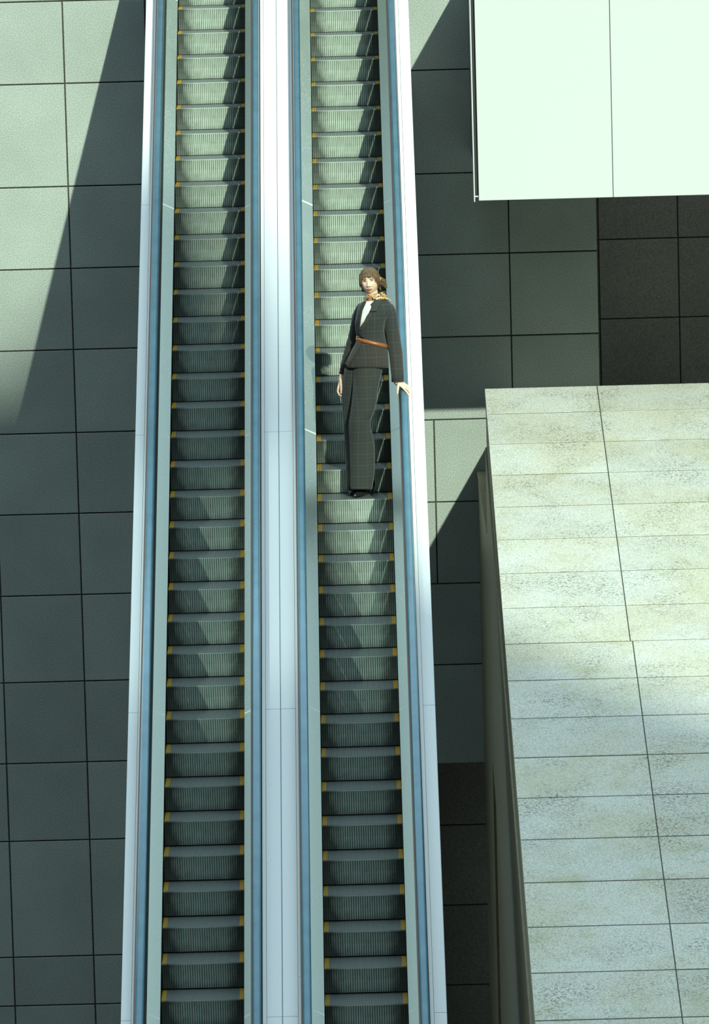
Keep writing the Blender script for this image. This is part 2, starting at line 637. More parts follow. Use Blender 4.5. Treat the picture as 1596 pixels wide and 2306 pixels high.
def child(mb, name, mat, parent, smooth=False):
    o = mb.build(name, mat, parent, smooth)
    w = Vector((0, 0, 0))
    p = parent
    while p is not None:
        w += Vector(p.location)
        p = p.parent
    o.location = -w
    return o


b = MB()
b.box(BX0 + 0.03, BX1, BYF + 0.05, YW - 0.002, BZ0 + 0.02, BZ1)
child(b, 'core', M['granite_dark'], vol)
for x0, x1 in ((BX0, 2.0935), (2.0985, 3.215), (3.22, 4.35), (4.355, 5.485), (5.49, 6.62), (6.625, 7.75)):
    b = MB()
    v, f = chamfer_panel(x0, x1, BZ0, BZ1, BYF, 0.03, 0.003)
    b.add(v, f)
    pnl = child(b, 'front_panel', M['white'], vol)
    # fixing heads along the right edge of each panel
    for k in range(5):
        zc = BZ0 + 0.36 + k * 0.29
        ring0 = [(x1 - 0.022 + 0.006 * math.cos(t * math.pi / 5), BYF + 0.002, zc + 0.006 * math.sin(t * math.pi / 5)) for t in range(10)]
        ring1 = [(x, BYF - 0.003, z) for x, _, z in ring0]
        rb = MB()
        rb.loft([ring0, ring1])
        ro = rb.build('rivet', M['cap'], pnl)
b = MB()
b.box(BX0 - 0.030, BX0 + 0.028, BYF + 0.034, BYF + 0.30, BZ0 + 0.03, BZ1)
child(b, 'shadow_gap', M['black'], vol)
b = MB()
b.box(BX0 - 0.040, BX0 - 0.031, BYF + 0.01, BYF + 0.32, BZ0 - 0.01, BZ1)
child(b, 'edge_trim', M['white'], vol)
b = MB()
b.box(BX0 - 0.032, BX0 + 0.0, BYF + 0.02, BYF + 0.033, BZ0 + 0.03, BZ0 + 0.04)
child(b, 'bracket', M['white'], vol)

# ================================================================== stone slope at the right
SS = 0.2363


def stone_z(y):
    return SS * y - 4.9329


SX = 0.998
ramp = empty('stone_ramp', (SX, 49.997, 0))
tag(ramp, 'pale weathered stone slope paved with long slabs, lower right', 'stone ramp')
b = MB()
ya, yb = 33.0, 49.97
core = [(ya, 0), (yb, 0), (yb, stone_z(yb) - 0.062), (ya, stone_z(ya) - 0.062)]
b.add([(SX + 0.012, y, z) for y, z in core] + [(4.83, y, z) for y, z in core],
      [(0, 1, 2, 3), (7, 6, 5, 4), (0, 4, 5, 1), (1, 5, 6, 2), (2, 6, 7, 3), (3, 7, 4, 0)])
child(b, 'core', M['bronze'], ramp)
# upper cladding strip below the slabs, with a dark groove under it
for nm, dz0, dz1, x0, mt in (('cladding_band', 0.062, 0.45, SX + 0.004, 'stone_edge'), ('groove', 0.45, 0.50, SX + 0.010, 'black'),
                             ('cladding_band', 0.50, 3.2, 0.990, 'bronze')):
    b = MB()
    q = [(ya, stone_z(ya) - dz1), (yb, stone_z(yb) - dz1), (yb, stone_z(yb) - dz0), (ya, stone_z(ya) - dz0)]
    q = [(y, max(z, 0.0)) for y, z in q]
    b.add([(x0, y, z) for y, z in q] + [(SX + 0.03, y, z) for y, z in q],
          [(0, 1, 2, 3), (7, 6, 5, 4), (0, 4, 5, 1), (1, 5, 6, 2), (2, 6, 7, 3), (3, 7, 4, 0)])
    child(b, nm, M[mt], ramp)
b = MB()
q = [(ya + 0.02, stone_z(ya + 0.02)), (yb, stone_z(yb))]
b.add([(x, y, z + dz) for dz in (-0.064, -0.003) for x in (SX + 0.006, 4.82) for y, z in q],
      [(0, 1, 3, 2), (4, 6, 7, 5), (0, 2, 6, 4), (1, 5, 7, 3), (0, 4, 5, 1), (2, 3, 7, 6)])
child(b, 'mortar', M['mortar'], ramp)
# slabs
ys = [49.997, 49.387]
while ys[-1] > 33.6:
    ys.append(ys[-1] - 0.699)
rs = random.Random(3)
for i in range(len(ys) - 1):
    y1, y0 = ys[i], ys[i + 1]
    off = 0.0 if i < 8 else 0.017
    xs = [SX, 1.956 + off, 2.914 + off, 3.87 + off, 4.83]
    for j in range(4):
        g, gy = 0.004, 0.0075
        dz = rs.uniform(-0.0008, 0.0008)
        tl = rs.uniform(-0.0006, 0.0006)
        x0, x1 = xs[j] + (0 if j == 0 else g), xs[j + 1] - g
        c = 0.0015
        top = lambda y, x: stone_z(y) + dz + tl * (x - x0)
        v = []
        for zz, ins in ((-0.06, 0), (-c, 0), (0, c)):
            for x, y in ((x0 + ins, y0 + gy + ins), (x1 - ins, y0 + gy + ins), (x1 - ins, y1 - gy - ins), (x0 + ins, y1 - gy - ins)):
                v.append((x, y, top(y, x) + zz))
        f = [(3, 2, 1, 0), (8, 9, 10, 11)]
        for k in (0, 4):
            for m_ in range(4):
                f.append((k + m_, k + (m_ + 1) % 4, k + 4 + (m_ + 1) % 4, k + 4 + m_))
        b = MB()
        b.add(v, f)
        child(b, 'slab', M['stone'], ramp)
b = MB()
b.box(1.33, 4.83, 50.0, YW - 0.002, 6.08, 6.30)  # hidden pale slab added to bounce sun up the granite wall
child(b, 'bounce_slab', M['bounce_slab'], ramp)
# lower ledge wall that runs beside the slope up to the granite wall
q = [(49.985, 0), (YW - 0.002, 0), (YW - 0.002, 5.634), (49.985, 5.634)]
b = MB()
n = len(q)
b.add([(0.99, y, z) for y, z in q] + [(1.053, y, z) for y, z in q],
      [tuple(range(n)), tuple(range(2 * n - 1, n - 1, -1))] + [(i, i + n, (i + 1) % n + n, (i + 1) % n) for i in range(n)])
child(b, 'ledge', M['bronze'], ramp)
b = MB()
b.box(0.984, 1.058, 49.98, YW - 0.002, 5.634, 5.650)
child(b, 'ledge_coping', M['stone_edge'], ramp)

# ================================================================== escalators
TAN = 0.581713
RUN = 0.34
RISE = RUN * TAN
Y_TOP, Z_TOP = 53.10163, 10.02377      # middle of tread no. 0 of the left escalator


def zline(y):
    return Z_TOP + (y - Y_TOP) * TAN


Y0E, Y1E = 36.2, 53.72
CAP_J = [53.72, 52.05, 49.36, 46.62, 43.66, 40.75, 36.2]
DECK_J = [53.72, 52.99, 50.20, 47.43, 44.42, 41.5, 36.2]
H_CAP, H_RAIL = 0.74, 0.92


def prism(mb, pr, y0, y1, xc, sgn, n_seg=1):
    """profile (offset from the centre line, height over the step line) drawn along the slope"""
    rings = []
    for i in range(n_seg + 1):
        y = y0 + (y1 - y0) * i / n_seg
        rings.append([(xc + sgn * x, y, zline(y) + h) for x, h in pr])
    mb.loft(rings)


# ---- one step, shared by all
def step_meshes():
    W = 0.30
    ny = -0.17
    rib = MB()
    srib, srib2 = MB(), MB()
    nr = 35
    pitch = 2 * W / nr
    prof = [(0.0, -0.012), (0.012, -0.05), (0.027, -0.10), (0.034, -0.15), (0.036, -RISE + 0.002)]
    for i in range(nr):
        xa = -W + i * pitch + pitch * 0.12
        xb = -W + (i + 1) * pitch - pitch * 0.12
        vs_, fs = [], []
        for dy, z in prof:
            vs_ += [(xa, ny + dy, z), (xb, ny + dy, z), (xb, ny + dy + 0.010, z), (xa, ny + dy + 0.010, z)]
        for k in range(len(prof) - 1):
            o_ = 4 * k
            fs += [(o_, o_ + 1, o_ + 5, o_ + 4), (o_ + 1, o_ + 2, o_ + 6, o_ + 5), (o_ + 3, o_, o_ + 4, o_ + 7)]
        fs.append((0, 3, 2, 1))
        (srib if i < 3 else srib2 if i >= nr - 3 else rib).add(vs_, fs)
    rib.box(-W, W, ny - 0.001, ny + 0.012, -0.013, -0.006)     # nosing bar
    back = MB()
    vs_, fs = [], []
    for dy, z in [(0.004, -0.006)] + prof[1:]:
        vs_ += [(-W, ny + dy + 0.008, z), (W, ny + dy + 0.008, z)]
    for k in range(len(prof) - 1):
        fs.append((2 * k, 2 * k + 1, 2 * k + 3, 2 * k + 2))
    back.add(vs_, fs)
    back.box(-W, W, ny + 0.004, ny + RUN + 0.01, -0.012, -0.0075)
    tr = MB()
    nt_ = 69
    tp = 2 * W / nt_
    ye = MB()
    for i in range(nt_):
        xa = -W + i * tp + tp * 0.27
        xb = -W + (i + 1) * tp - tp * 0.27
        y0 = ny - (0.004 if i % 2 else 0.0)
        (ye if (i < 4 or i >= nt_ - 4) else tr).box(xa, xb, y0, ny + RUN + 0.004, -0.010, 0.0)
    out = []
    yl, yr = MB(), MB()
    k = len(ye.v) // 2
    nf = len(ye.f) // 2
    yl.v, yl.f = ye.v[:k], ye.f[:nf]
    yr.v, yr.f = ye.v[k:], [tuple(i - k for i in fc) for fc in ye.f[nf:]]
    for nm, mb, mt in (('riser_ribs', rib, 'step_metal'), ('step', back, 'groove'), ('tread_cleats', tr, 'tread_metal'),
                       ('yellow_marking', yl, 'yellow'), ('yellow_marking', yr, 'yellow'), ('side_ribs', srib, 'side_rib_shaded'), ('side_ribs', srib2, 'side_rib_shaded')):
        me = mesh(nm, mb.v, mb.f)
        me.materials.append(M[mt])
        out.append((nm, me))
    return out


STEP = step_meshes()


def escalator(xc, phase, label, outer_l, outer_r):
    root = empty('escalator', (xc, Y0E, zline(Y0E)))
    tag(root, label, 'escalator', 'pair of escalators')
    base = Vector(root.location)

    def part(mb, name, mat, smooth=False):
        o = mb.build(name, mat, root, smooth)
        o.location = -base
        return o
    # truss under the steps
    b = MB()
    w = 0.45
    pr = [(-w, -0.42), (w, -0.42), (w, -1.05), (-w, -1.05)]
    prism(b, pr, Y0E, Y1E, xc, 1)
    part(b, 'truss', M['black'])
    for sg, outer in ((-1, outer_l), (1, outer_r)):
        # skirt beside the steps
        b = MB()
        prism(b, [(0.304, -0.42), (0.304, 0.128), (0.312, 0.128), (0.312, -0.42)], Y0E, Y1E, xc, sg)
        part(b, 'skirt', M['black'])
        # inner deck plates and the bright strips at their joints
        for k in range(len(DECK_J) - 1):
            y1, y0 = DECK_J[k], DECK_J[k + 1]
            b = MB()
            prism(b, [(0.303, 0.135), (0.398, 0.180), (0.398, 0.165), (0.306, 0.120)], y0 + 0.009, y1 - 0.009, xc, sg)
            part(b, 'deck_plate', M['steel'])
            if k:
                b = MB()
                prism(b, [(0.303, 0.135), (0.398, 0.180), (0.398, 0.165), (0.306, 0.120)], y1 - 0.0088, y1 + 0.0088, xc, sg)
                part(b, 'joint_strip', M['joint_strip'])
        # dark balustrade panel, glass slit and handrail on its guide
        for k in range(len(DECK_J) - 1):
            y1, y0 = DECK_J[k], DECK_J[k + 1]
            b = MB()
            prism(b, [(0.398, 0.165), (0.402, H_CAP - 0.118), (0.412, H_CAP - 0.118), (0.408, 0.165)], y0 + 0.004, y1 - 0.004, xc, sg)
            part(b, 'balustrade_panel', M['dark_panel'])
        b = MB()
        prism(b, [(0.404, H_CAP - 0.15), (0.404, H_CAP + 0.05), (0.410, H_CAP + 0.05), (0.410, H_CAP - 0.15)], Y0E, Y1E, xc, sg)
        part(b, 'glass_strip', M['glass'])
        b = MB()
        x0 = 0.371 if sg > 0 else 0.395
        x1 = 0.435 if sg > 0 else 0.458
        prism(b, [(x0, H_CAP + 0.04), (x0, H_RAIL - 0.055), (x1, H_RAIL - 0.055), (x1, H_CAP + 0.04)], Y0E, Y1E, xc, sg)
        part(b, 'handrail_guide', M['guide'])
        b = MB()
        pr = []
        for t in range(14):
            a = math.pi * (t / 13.0)
            ca, sa = math.cos(a), math.sin(a)
            pr.append((0.415 - 0.032 * math.copysign(abs(ca) ** 0.6, ca), H_RAIL - 0.052 + 0.052 * abs(sa) ** 0.6))
        pr += [(0.440, H_RAIL - 0.068), (0.390, H_RAIL - 0.068)]
        prism(b, pr, Y0E, Y1E, xc, sg)
        part(b, 'handrail', M['rubber'], True)
        # black trough between rail and white cover
        b = MB()
        prism(b, [(0.412, H_CAP - 0.26), (0.412, H_CAP - 0.22), (0.455, H_CAP - 0.22), (0.455, H_CAP - 0.26)], Y0E, Y1E, xc, sg)
        part(b, 'trough', M['gasket'])
        # white cover: lip and outer cover plates
        for k in range(len(CAP_J) - 1):
            y1, y0 = CAP_J[k], CAP_J[k + 1]
            b = MB()
            prism(b, [(0.452, H_CAP - 0.05), (0.452, H_CAP), (0.4785, H_CAP + 0.002), (0.4785, H_CAP - 0.05)], y0 + 0.35 + 0.001, y1 + 0.35 - 0.001 if k else y1, xc, sg)
            part(b, 'cover_lip', M['cap_lip'])
            b = MB()
            prism(b, [(0.4810, H_CAP - 0.05), (0.4810, H_CAP - 0.001), (outer - 0.004, H_CAP - 0.001), (outer, H_CAP - 0.006), (outer, H_CAP - 0.05)],
                  y0 + 0.002, y1 - 0.002, xc, sg)
            part(b, 'cover_plate', M['cap'])
        b = MB()
        prism(b, [(0.470, H_CAP - 0.049), (outer - 0.001, H_CAP - 0.049), (outer - 0.001, -1.0), (0.470, -1.0)], Y0E, Y1E, xc, sg)
        part(b, 'outer_cladding', M['gasket'])
    # steps
    for k in range(-1, 36):
        y = Y_TOP - (k + phase) * RUN
        z = zline(y)
        if y + 0.2 > 53.75:
            continue
        loc = Vector((xc, y, z)) - base
        st = bpy.data.objects.new('step', STEP[1][1])
        st.location = loc
        link(st, root)
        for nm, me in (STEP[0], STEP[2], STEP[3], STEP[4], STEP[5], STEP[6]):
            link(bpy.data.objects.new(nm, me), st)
    return root


escalator(-1.311, 0.0, 'left-hand empty escalator between the granite wall and the occupied one', 0.552, 0.5905)
escalator(-0.127, 0.23394, 'right-hand escalator that the woman in the plaid suit stands on', 0.5905, 0.571)

# ================================================================== person
# Built in metres round a point on the tread; FIG maps the drawing grid of the figure
# (1 grid unit = 1/280 m, x to the right, y downwards, d = metres towards the wall) to metres.
P0 = Vector((-0.07, 46.87, 6.4235))
person = empty('person', P0)
tag(person, 'woman in a dark plaid trouser suit and brown belt, hand on the handrail', 'person')


def FIG(px, py, d=0.0):
    dx, up = px - 815.0, 1117.9 - py
    X, Z = dx / 279.7, up / 277.0
    for _ in range(3):
        X = (dx + 7.3 * Z) / 279.7
        Z = (up - 7.31 * X - 38.8 * d) / 277.0
    return Vector((X, d, Z))


def se(c, e):
    return math.copysign(abs(c) ** (2.0 / e), c)


class Loft:
    """stack of rings: (y, left x, right x, centre depth, half depth)"""

    def __init__(self, rings, e=2.2, n=40):
        self.r, self.e, self.n = rings, e, n

    def at(self, py):
        r = self.r
        if py <= r[0][0]:
            return r[0]
        for a, b in zip(r[:-1], r[1:]):
            if a[0] <= py <= b[0]:
                t = (py - a[0]) / (b[0] - a[0])
                return tuple(p + (q - p) * t for p, q in zip(a, b))
        return r[-1]

    def front(self, px, py):
        _, l, r, dc, b = self.at(py)
        u = max(-0.999, min(0.999, (px - (l + r) / 2) / ((r - l) / 2)))
        return dc - b * (1 - abs(u) ** self.e) ** (1 / self.e)

    def rings(self, scale=1.0, sub=3, tilt=None, grow=0.0):
        ys = []
        for a, b in zip(self.r[:-1], self.r[1:]):
            ys += [a[0] + (b[0] - a[0]) * k / sub for k in range(sub)]
        ys.append(self.r[-1][0])
        out = []
        for py in ys:
            _, l, r, dc, b = self.at(py)
            cx, a = (l + r) / 2, (r - l) / 2 * scale + grow * 280
            b = b * scale + grow
            ring = []
            for k in range(self.n):
                t = 2 * math.pi * k / self.n
                ring.append(FIG(cx + a * se(math.cos(t), self.e), py, dc + b * se(math.sin(t), self.e)))
            out.append(ring)
        return out


def tube(mb, pts, rad, n=12, flat=1.0, open_end=False):
    """tapered tube through 3-D points with round ends"""
    pts = [Vector(p) for p in pts]
    rings = []
    N = len(pts)
    dirs = []
    for i in range(N):
        a, b = pts[max(0, i - 1)], pts[min(N - 1, i + 1)]
        dirs.append((b - a).normalized())
    ref = Vector((0, -1, 0.15))
    P_, R_, D_ = [], [], []
    P_ += [pts[0] - dirs[0] * rad[0] * 0.8, pts[0] - dirs[0] * rad[0] * 0.5]
    R_ += [rad[0] * 0.35, rad[0] * 0.8]
    D_ += [dirs[0]] * 2
    for i in range(N):
        P_.append(pts[i])
        R_.append(rad[i])
        D_.append(dirs[i])
    if not open_end:
        P_ += [pts[-1] + dirs[-1] * rad[-1] * 0.5, pts[-1] + dirs[-1] * rad[-1] * 0.8]
        R_ += [rad[-1] * 0.8, rad[-1] * 0.35]
        D_ += [dirs[-1]] * 2
    for p, r, d in zip(P_, R_, D_):
        u = d.cross(ref)
        if u.length < 1e-4:
            u = d.cross(Vector((1, 0, 0)))
        u.normalize()
        w = u.cross(d).normalized()
        rings.append([p + u * (r * math.cos(2 * math.pi * k / n)) + w * (r * flat * math.sin(2 * math.pi * k / n)) for k in range(n)])
    mb.loft(rings)


def patch(name, poly, loft, off, mat, parent, thick=0.003, cuts=3):
    """a piece of cloth lying on the front of a loft"""
    bm = bmesh.new()
    vs_ = [bm.verts.new((x, y, 0)) for x, y in poly]
    bm.faces.new(vs_)
    bmesh.ops.triangulate(bm, faces=bm.faces)
    for _ in range(cuts):
        bmesh.ops.subdivide_edges(bm, edges=bm.edges, cuts=1, use_grid_fill=True)
    for v in bm.verts:
        d = loft.front(v.co.x, v.co.y) - off
        v.co = FIG(v.co.x, v.co.y, d)
    bmesh.ops.recalc_face_normals(bm, faces=bm.faces)
    me = bpy.data.meshes.new(name)
    bm.to_mesh(me)
    bm.free()
    for p in me.polygons:
        p.use_smooth = True
    me.materials.append(mat)
    o = link(bpy.data.objects.new(name, me), parent)
    md = o.modifiers.new('thick', 'SOLIDIFY')
    md.thickness = thick
    md.offset = 0
    return o


# ---- lofts shared by body and clothes
TORSO = Loft([(676, 834, 866, 0.03, 0.045), (681, 822, 873, 0.025, 0.065), (687, 812, 880, 0.02, 0.08), (695, 806, 884, 0.015, 0.092),
              (706, 803, 884, 0.005, 0.10), (718, 801, 874, 0.0, 0.105), (730, 799, 867, 0.0, 0.108), (745, 800, 865, 0.0, 0.102),
              (758, 802, 866, 0.0, 0.095), (769, 803, 868, 0.0, 0.093), (785, 796, 872, -0.005, 0.103), (800, 789, 874, -0.005, 0.112),
              (815, 783, 875, -0.005, 0.118), (832, 780, 876, -0.005, 0.122)], e=2.3)
NEAR_LEG = Loft([(832, 794, 862, -0.02, 0.10), (855, 794, 857, -0.025, 0.10), (881, 794, 851, -0.035, 0.095), (905, 792, 849, -0.045, 0.09),
                 (930, 789, 843, -0.055, 0.085), (950, 786, 834, -0.06, 0.08), (962, 785, 834, -0.06, 0.078), (985, 786, 840, -0.05, 0.08),
                 (1005, 787, 843, -0.04, 0.083), (1040, 788, 844, -0.03, 0.088), (1070, 789, 843, -0.025, 0.09), (1090, 789, 840, -0.02, 0.09), (1104, 790, 838, -0.02, 0.09)], e=2.3)
FAR_LEG = Loft([(832, 776, 836, 0.04, 0.10), (860, 772, 822, 0.055, 0.095), (896, 771, 811, 0.08, 0.088), (924, 772, 808, 0.09, 0.08), (976, 775, 808, 0.10, 0.075),
                (1047, 779, 814, 0.12, 0.08), (1085, 781, 816, 0.125, 0.08), (1104, 782, 817, 0.13, 0.08)], e=2.3)
PELVIS = Loft([(815, 790, 870, 0.02, 0.10), (832, 779, 862, 0.035, 0.11), (850, 774, 857, 0.05, 0.10), (866, 776, 850, 0.065, 0.085), (885, 782, 840, 0.08, 0.05)], e=2.3)
ARM_L = [(874, 699, 0.015, 0.050), (878, 714, 0.015, 0.060), (880, 735, 0.02, 0.061), (884, 755, 0.025, 0.057), (887, 775, 0.02, 0.056),
         (891, 800, 0.005, 0.055), (893, 825, -0.01, 0.053), (895, 848, -0.02, 0.051), (895.6, 863, -0.025, 0.051)]
ARM_R = [(815, 697, 0.07, 0.045), (808, 715, 0.10, 0.052), (803, 740, 0.13, 0.05), (797, 765, 0.15, 0.048), (789, 790, 0.155, 0.046),
         (780, 820, 0.15, 0.042), (774, 846, 0.14, 0.038)]

# ---- head shape
HC = FIG(832.5, 637.0, 0.0)
HROT = Matrix.Rotation(math.radians(-9), 3, 'Z') @ Matrix.Rotation(math.radians(-5), 3, 'Y') @ Matrix.Rotation(math.radians(3), 3, 'X')


def HP(x, y, z):
    return HC + HROT @ Vector((x, y, z))


def g(x, s):
    return math.exp(-(x / s) ** 2)


def head_surface(th, ph):
    """direction (polar angle th from the crown, azimuth ph, face towards -y) -> local point"""
    x, y, z = math.sin(th) * math.cos(ph), math.sin(th) * math.sin(ph), math.cos(th)
    X, Y, Z = 0.072 * x, 0.092 * y, 0.108 * z
    if z > 0.3:
        Z *= 1 - 0.06 * (z - 0.3) / 0.7
    fr = max(0.0, -y)
    if z < -0.1:
        t = (-z - 0.1) / 0.9
        X *= 1 - 0.40 * t ** 1.3 * (0.4 + 0.6 * fr)
        X *= 1 + 0.10 * g(z + 0.45, 0.25)
        if y > 0:
            Y *= 1 - 0.35 * t
        else:
            Y *= 1 + 0.05 * t
    if z < -0.75:
        Z = 0.108 * (-0.75 - (-z - 0.75) * 0.9)
    u, v = X / 0.072, Z / 0.108
    if y < 0:
        Y += 0.007 * g(u, 0.55) * g(v + 0.0, 0.9)                         # flatten the face plane
        ridge = g(u, 0.13 + 0.10 * max(0, -v)) * (max(0.0, min(1.0, (0.16 - v) / 0.46)) if v > -0.30 else max(0.0, 1 - (-0.30 - v) / 0.10))
        Y -= 0.021 * ridge                                                 # nose
        Y -= 0.006 * g(abs(u) - 0.17, 0.09) * g(v + 0.29, 0.07)            # nostril wings
        Y += 0.009 * g(abs(u) - 0.42, 0.17) * g(v - 0.05, 0.13)            # eye sockets
        Y -= 0.003 * g(abs(u) - 0.42, 0.30) * g(v - 0.21, 0.07)            # brows
        Y -= 0.004 * g(abs(u) - 0.58, 0.20) * g(v + 0.20, 0.18)            # cheekbones
        Y -= 0.006 * g(u, 0.30) * (g(v + 0.51, 0.05) + g(v + 0.61, 0.055))  # lips
        Y += 0.004 * g(u, 0.30) * g(v + 0.56, 0.03)
        Y += 0.003 * g(u, 0.3) * g(v + 0.73, 0.07)
        Y -= 0.006 * g(u, 0.28) * g(v + 0.90, 0.14)                        # chin
    return X, Y, Z


def face_y(u, v):
    """front surface of the face at lateral x=u and height v (metres)"""
    z = max(-0.98, min(0.98, v / 0.108))
    th = math.acos(z)
    best = None
    for k in range(181):
        ph = -math.pi + math.pi * k / 180.0
        X, Y, Z = head_surface(th, ph)
        e = abs(X - u)
        if best is None or e < best[0]:
            best = (e, Y)
    return best[1]


bod = MB()
NT, NP = 90, 120
rings = []
for i in range(1, NT):
    th = math.pi * i / NT
    rings.append([HP(*head_surface(th, 2 * math.pi * j / NP)) for j in range(NP)])
bod.loft(rings)
# ears
for sx in (-1, 1):
    tube(bod, [HP(sx * 0.070, 0.004, 0.016), HP(sx * 0.080, 0.012, 0.006), HP(sx * 0.078, 0.008, -0.012), HP(sx * 0.072, 0.0, -0.028)], [0.009, 0.011, 0.009, 0.006])
# neck, trunk, legs under the clothes
tube(bod, [HP(0.0, 0.018, -0.05), FIG(838, 668, 0.015), FIG(841, 682, 0.02), FIG(843, 700, 0.02)], [0.050, 0.046, 0.050, 0.06], 20)
bod.loft(TORSO.rings(0.86))
bod.loft(PELVIS.rings(0.85))
for LG in (NEAR_LEG, FAR_LEG):
    bod.loft(LG.rings(0.72))
for A in (ARM_L, ARM_R):
    tube(bod, [FIG(a, b_, c) for a, b_, c, _ in A], [r * 0.72 for *_, r in A])
# her left hand, closed over the handrail
wl = FIG(898.5, 859, -0.022)
tube(bod, [FIG(896, 848, -0.02), wl, FIG(901, 866, -0.035)], [0.026, 0.022, 0.020], 14, 0.8)
HAND_L = [
    [(902, 872.5, -0.070), (908.5, 878.5, -0.094), (915.5, 886.5, -0.104), (920.3, 894.5, -0.100)],
    [(904.5, 870.5, -0.055), (912, 875.5, -0.078), (918.6, 882, -0.082), (921.8, 889, -0.075)],
    [(907, 868.5, -0.040), (914.5, 872.5, -0.059), (920.2, 878, -0.062), (922.2, 884, -0.055)],
    [(908.5, 866.5, -0.026), (914.5, 869.8, -0.041), (919.4, 874, -0.043), (921.6, 879, -0.038)]]
for k, ch in enumerate(HAND_L):
    r0 = (0.0088, 0.0090, 0.0086, 0.0074)[k]
    tube(bod, [wl, FIG(*ch[0])], [0.014, 0.0115], 12)
    tube(bod, [FIG(*c) for c in ch], [r0 * 1.15, r0, r0 * 0.92, r0 * 0.78], 12)
tube(bod, [FIG(898.5, 864, -0.04), FIG(896.2, 872, -0.082), FIG(895, 881, -0.100), FIG(894.4, 890, -0.102)], [0.014, 0.0105, 0.0092, 0.0075], 12)
# her right hand, hanging with curled fingers
wr = FIG(769.5, 850, 0.13)
tube(bod, [FIG(772, 838, 0.135), wr, FIG(768, 858, 0.125)], [0.024, 0.020, 0.019], 14, 1.0)
for k in range(4):
    dd = 0.085 + 0.017 * k
    ext = (0.0, 1.5, 1.0, -1.5)[k]
    tube(bod, [FIG(768, 858, 0.105 + 0.012 * k), FIG(762, 877, dd)], [0.014, 0.0105], 12)
    tube(bod, [FIG(761.5, 877, dd), FIG(760.8, 885 + ext * 0.5, dd - 0.004), FIG(764, 891.5 + ext, dd - 0.008), FIG(768.8, 894.5 + ext, dd - 0.006)],
         [0.0092, 0.0086, 0.0078, 0.0066], 12)
tube(bod, [FIG(768.5, 860, 0.085), FIG(768.3, 871, 0.062), FIG(768.4, 880, 0.056), FIG(768.2, 888.5, 0.056)], [0.013, 0.0098, 0.0086, 0.0066], 12)
tmp = bod.build('body', M['skin'], None)
md = tmp.modifiers.new('fuse', 'REMESH')
md.mode = 'VOXEL'
md.voxel_size = 0.0026
md.use_smooth_shade = True
dg = bpy.context.evaluated_depsgraph_get()
fused = bpy.data.meshes.new_from_object(tmp.evaluated_get(dg))
bpy.data.objects.remove(tmp, do_unlink=True)
fused.materials.clear()
fused.materials.append(M['skin'])
fused.name = 'body'
bm = bmesh.new()
bm.from_mesh(fused)
bmesh.ops.smooth_vert(bm, verts=bm.verts, factor=0.5, use_axis_x=True, use_axis_y=True, use_axis_z=True)
bm.to_mesh(fused)
bm.free()
for p in fused.polygons:
    p.use_smooth = True
body = link(bpy.data.objects.new('body', fused), person)


# ---- face details
def ball(mb, c, rx, ry, rz, n=14, rot=None):
    rr = []
    for i in range(1, n):
        th = math.pi * i / n
        rr.append([Vector(c) + HROT @ Vector((rx * math.sin(th) * math.cos(2 * math.pi * j / n), ry * math.sin(th) * math.sin(2 * math.pi * j / n), rz * math.cos(th))) for j in range(n)])
    mb.loft(rr)


def face_patch(name, pts_top, pts_bot, off, mat, parent, rows=4):
    """strip on the face between two outlines given as (x, z) in metres"""
    mb = MB()
    n = len(pts_top)
    grid = []
    for i in range(rows + 1):
        t = i / rows
        row = []
        for (xa, za), (xb, zb) in zip(pts_top, pts_bot):
            x, z = xa + (xb - xa) * t, za + (zb - za) * t
            bulge = off * (0.35 + 0.65 * math.sin(math.pi * t))
            row.append(HP(x, face_y(x, z) - bulge, z))
        grid.append(row)
    vs_ = [p for r in grid for p in r]
    fs = [(i * n + j, i * n + j + 1, (i + 1) * n + j + 1, (i + 1) * n + j) for i in range(rows) for j in range(n - 1)]
    mb.add(vs_, fs)
    return mb.build(name, mat, parent, True)


for sx in (-1, 1):
    ex, ez = sx * 0.031, 0.005
    ey = face_y(ex, ez)
    mb = MB()
    ball(mb, HP(ex, ey + 0.0050, ez), 0.0125, 0.0085, 0.0054)
    eye = mb.build('eye', M['eye_white'], body, True)
    mb = MB()
    ball(mb, HP(ex - 0.0018, ey + 0.0005, ez + 0.0004), 0.0060, 0.0046, 0.0052)
    mb.build('iris', M['iris'], body, True)
    xs = [ex + sx * t for t in (-0.0135, -0.009, -0.003, 0.003, 0.009, 0.0145)]
    up = [-0.001, 0.0038, 0.0058, 0.0058, 0.0044, 0.0008]
    face_patch('eyelid', [(x, ez + u + 0.0035) for x, u in zip(xs, up)], [(x, ez + u - 0.0012) for x, u in zip(xs, up)], 0.0035, M['brow'], body)
    bx = [sx * t for t in (0.013, 0.021, 0.030, 0.040, 0.050)]
    bz = [0.0170, 0.0185, 0.0200, 0.0200, 0.0165]
    bw = [0.0062, 0.0065, 0.0058, 0.0045, 0.0022]
    face_patch('eyebrow', [(x, z + w) for x, z, w in zip(bx, bz, bw)], list(zip(bx, bz)), 0.0018, M['brow'], body)
lx = [-0.0235, -0.017, -0.009, -0.004, 0.0, 0.004, 0.009, 0.017, 0.0235]
lz = -0.0605
face_patch('upper_lip', [(x, lz + u) for x, u in zip(lx, (0.0, 0.0035, 0.0068, 0.0078, 0.0066, 0.0078, 0.0068, 0.0035, 0.0))],
           [(x, lz - 0.0004 - 0.0008 * (1 - abs(x) / 0.024)) for x in lx], 0.0028, M['lip'], body)
face_patch('lower_lip', [(x, lz - 0.0008 * (1 - abs(x) / 0.024)) for x in lx],
           [(x, lz - 0.0092 * (1 - (abs(x) / 0.0240) ** 2) - 0.0004) for x in lx], 0.0034, M['lip'], body)
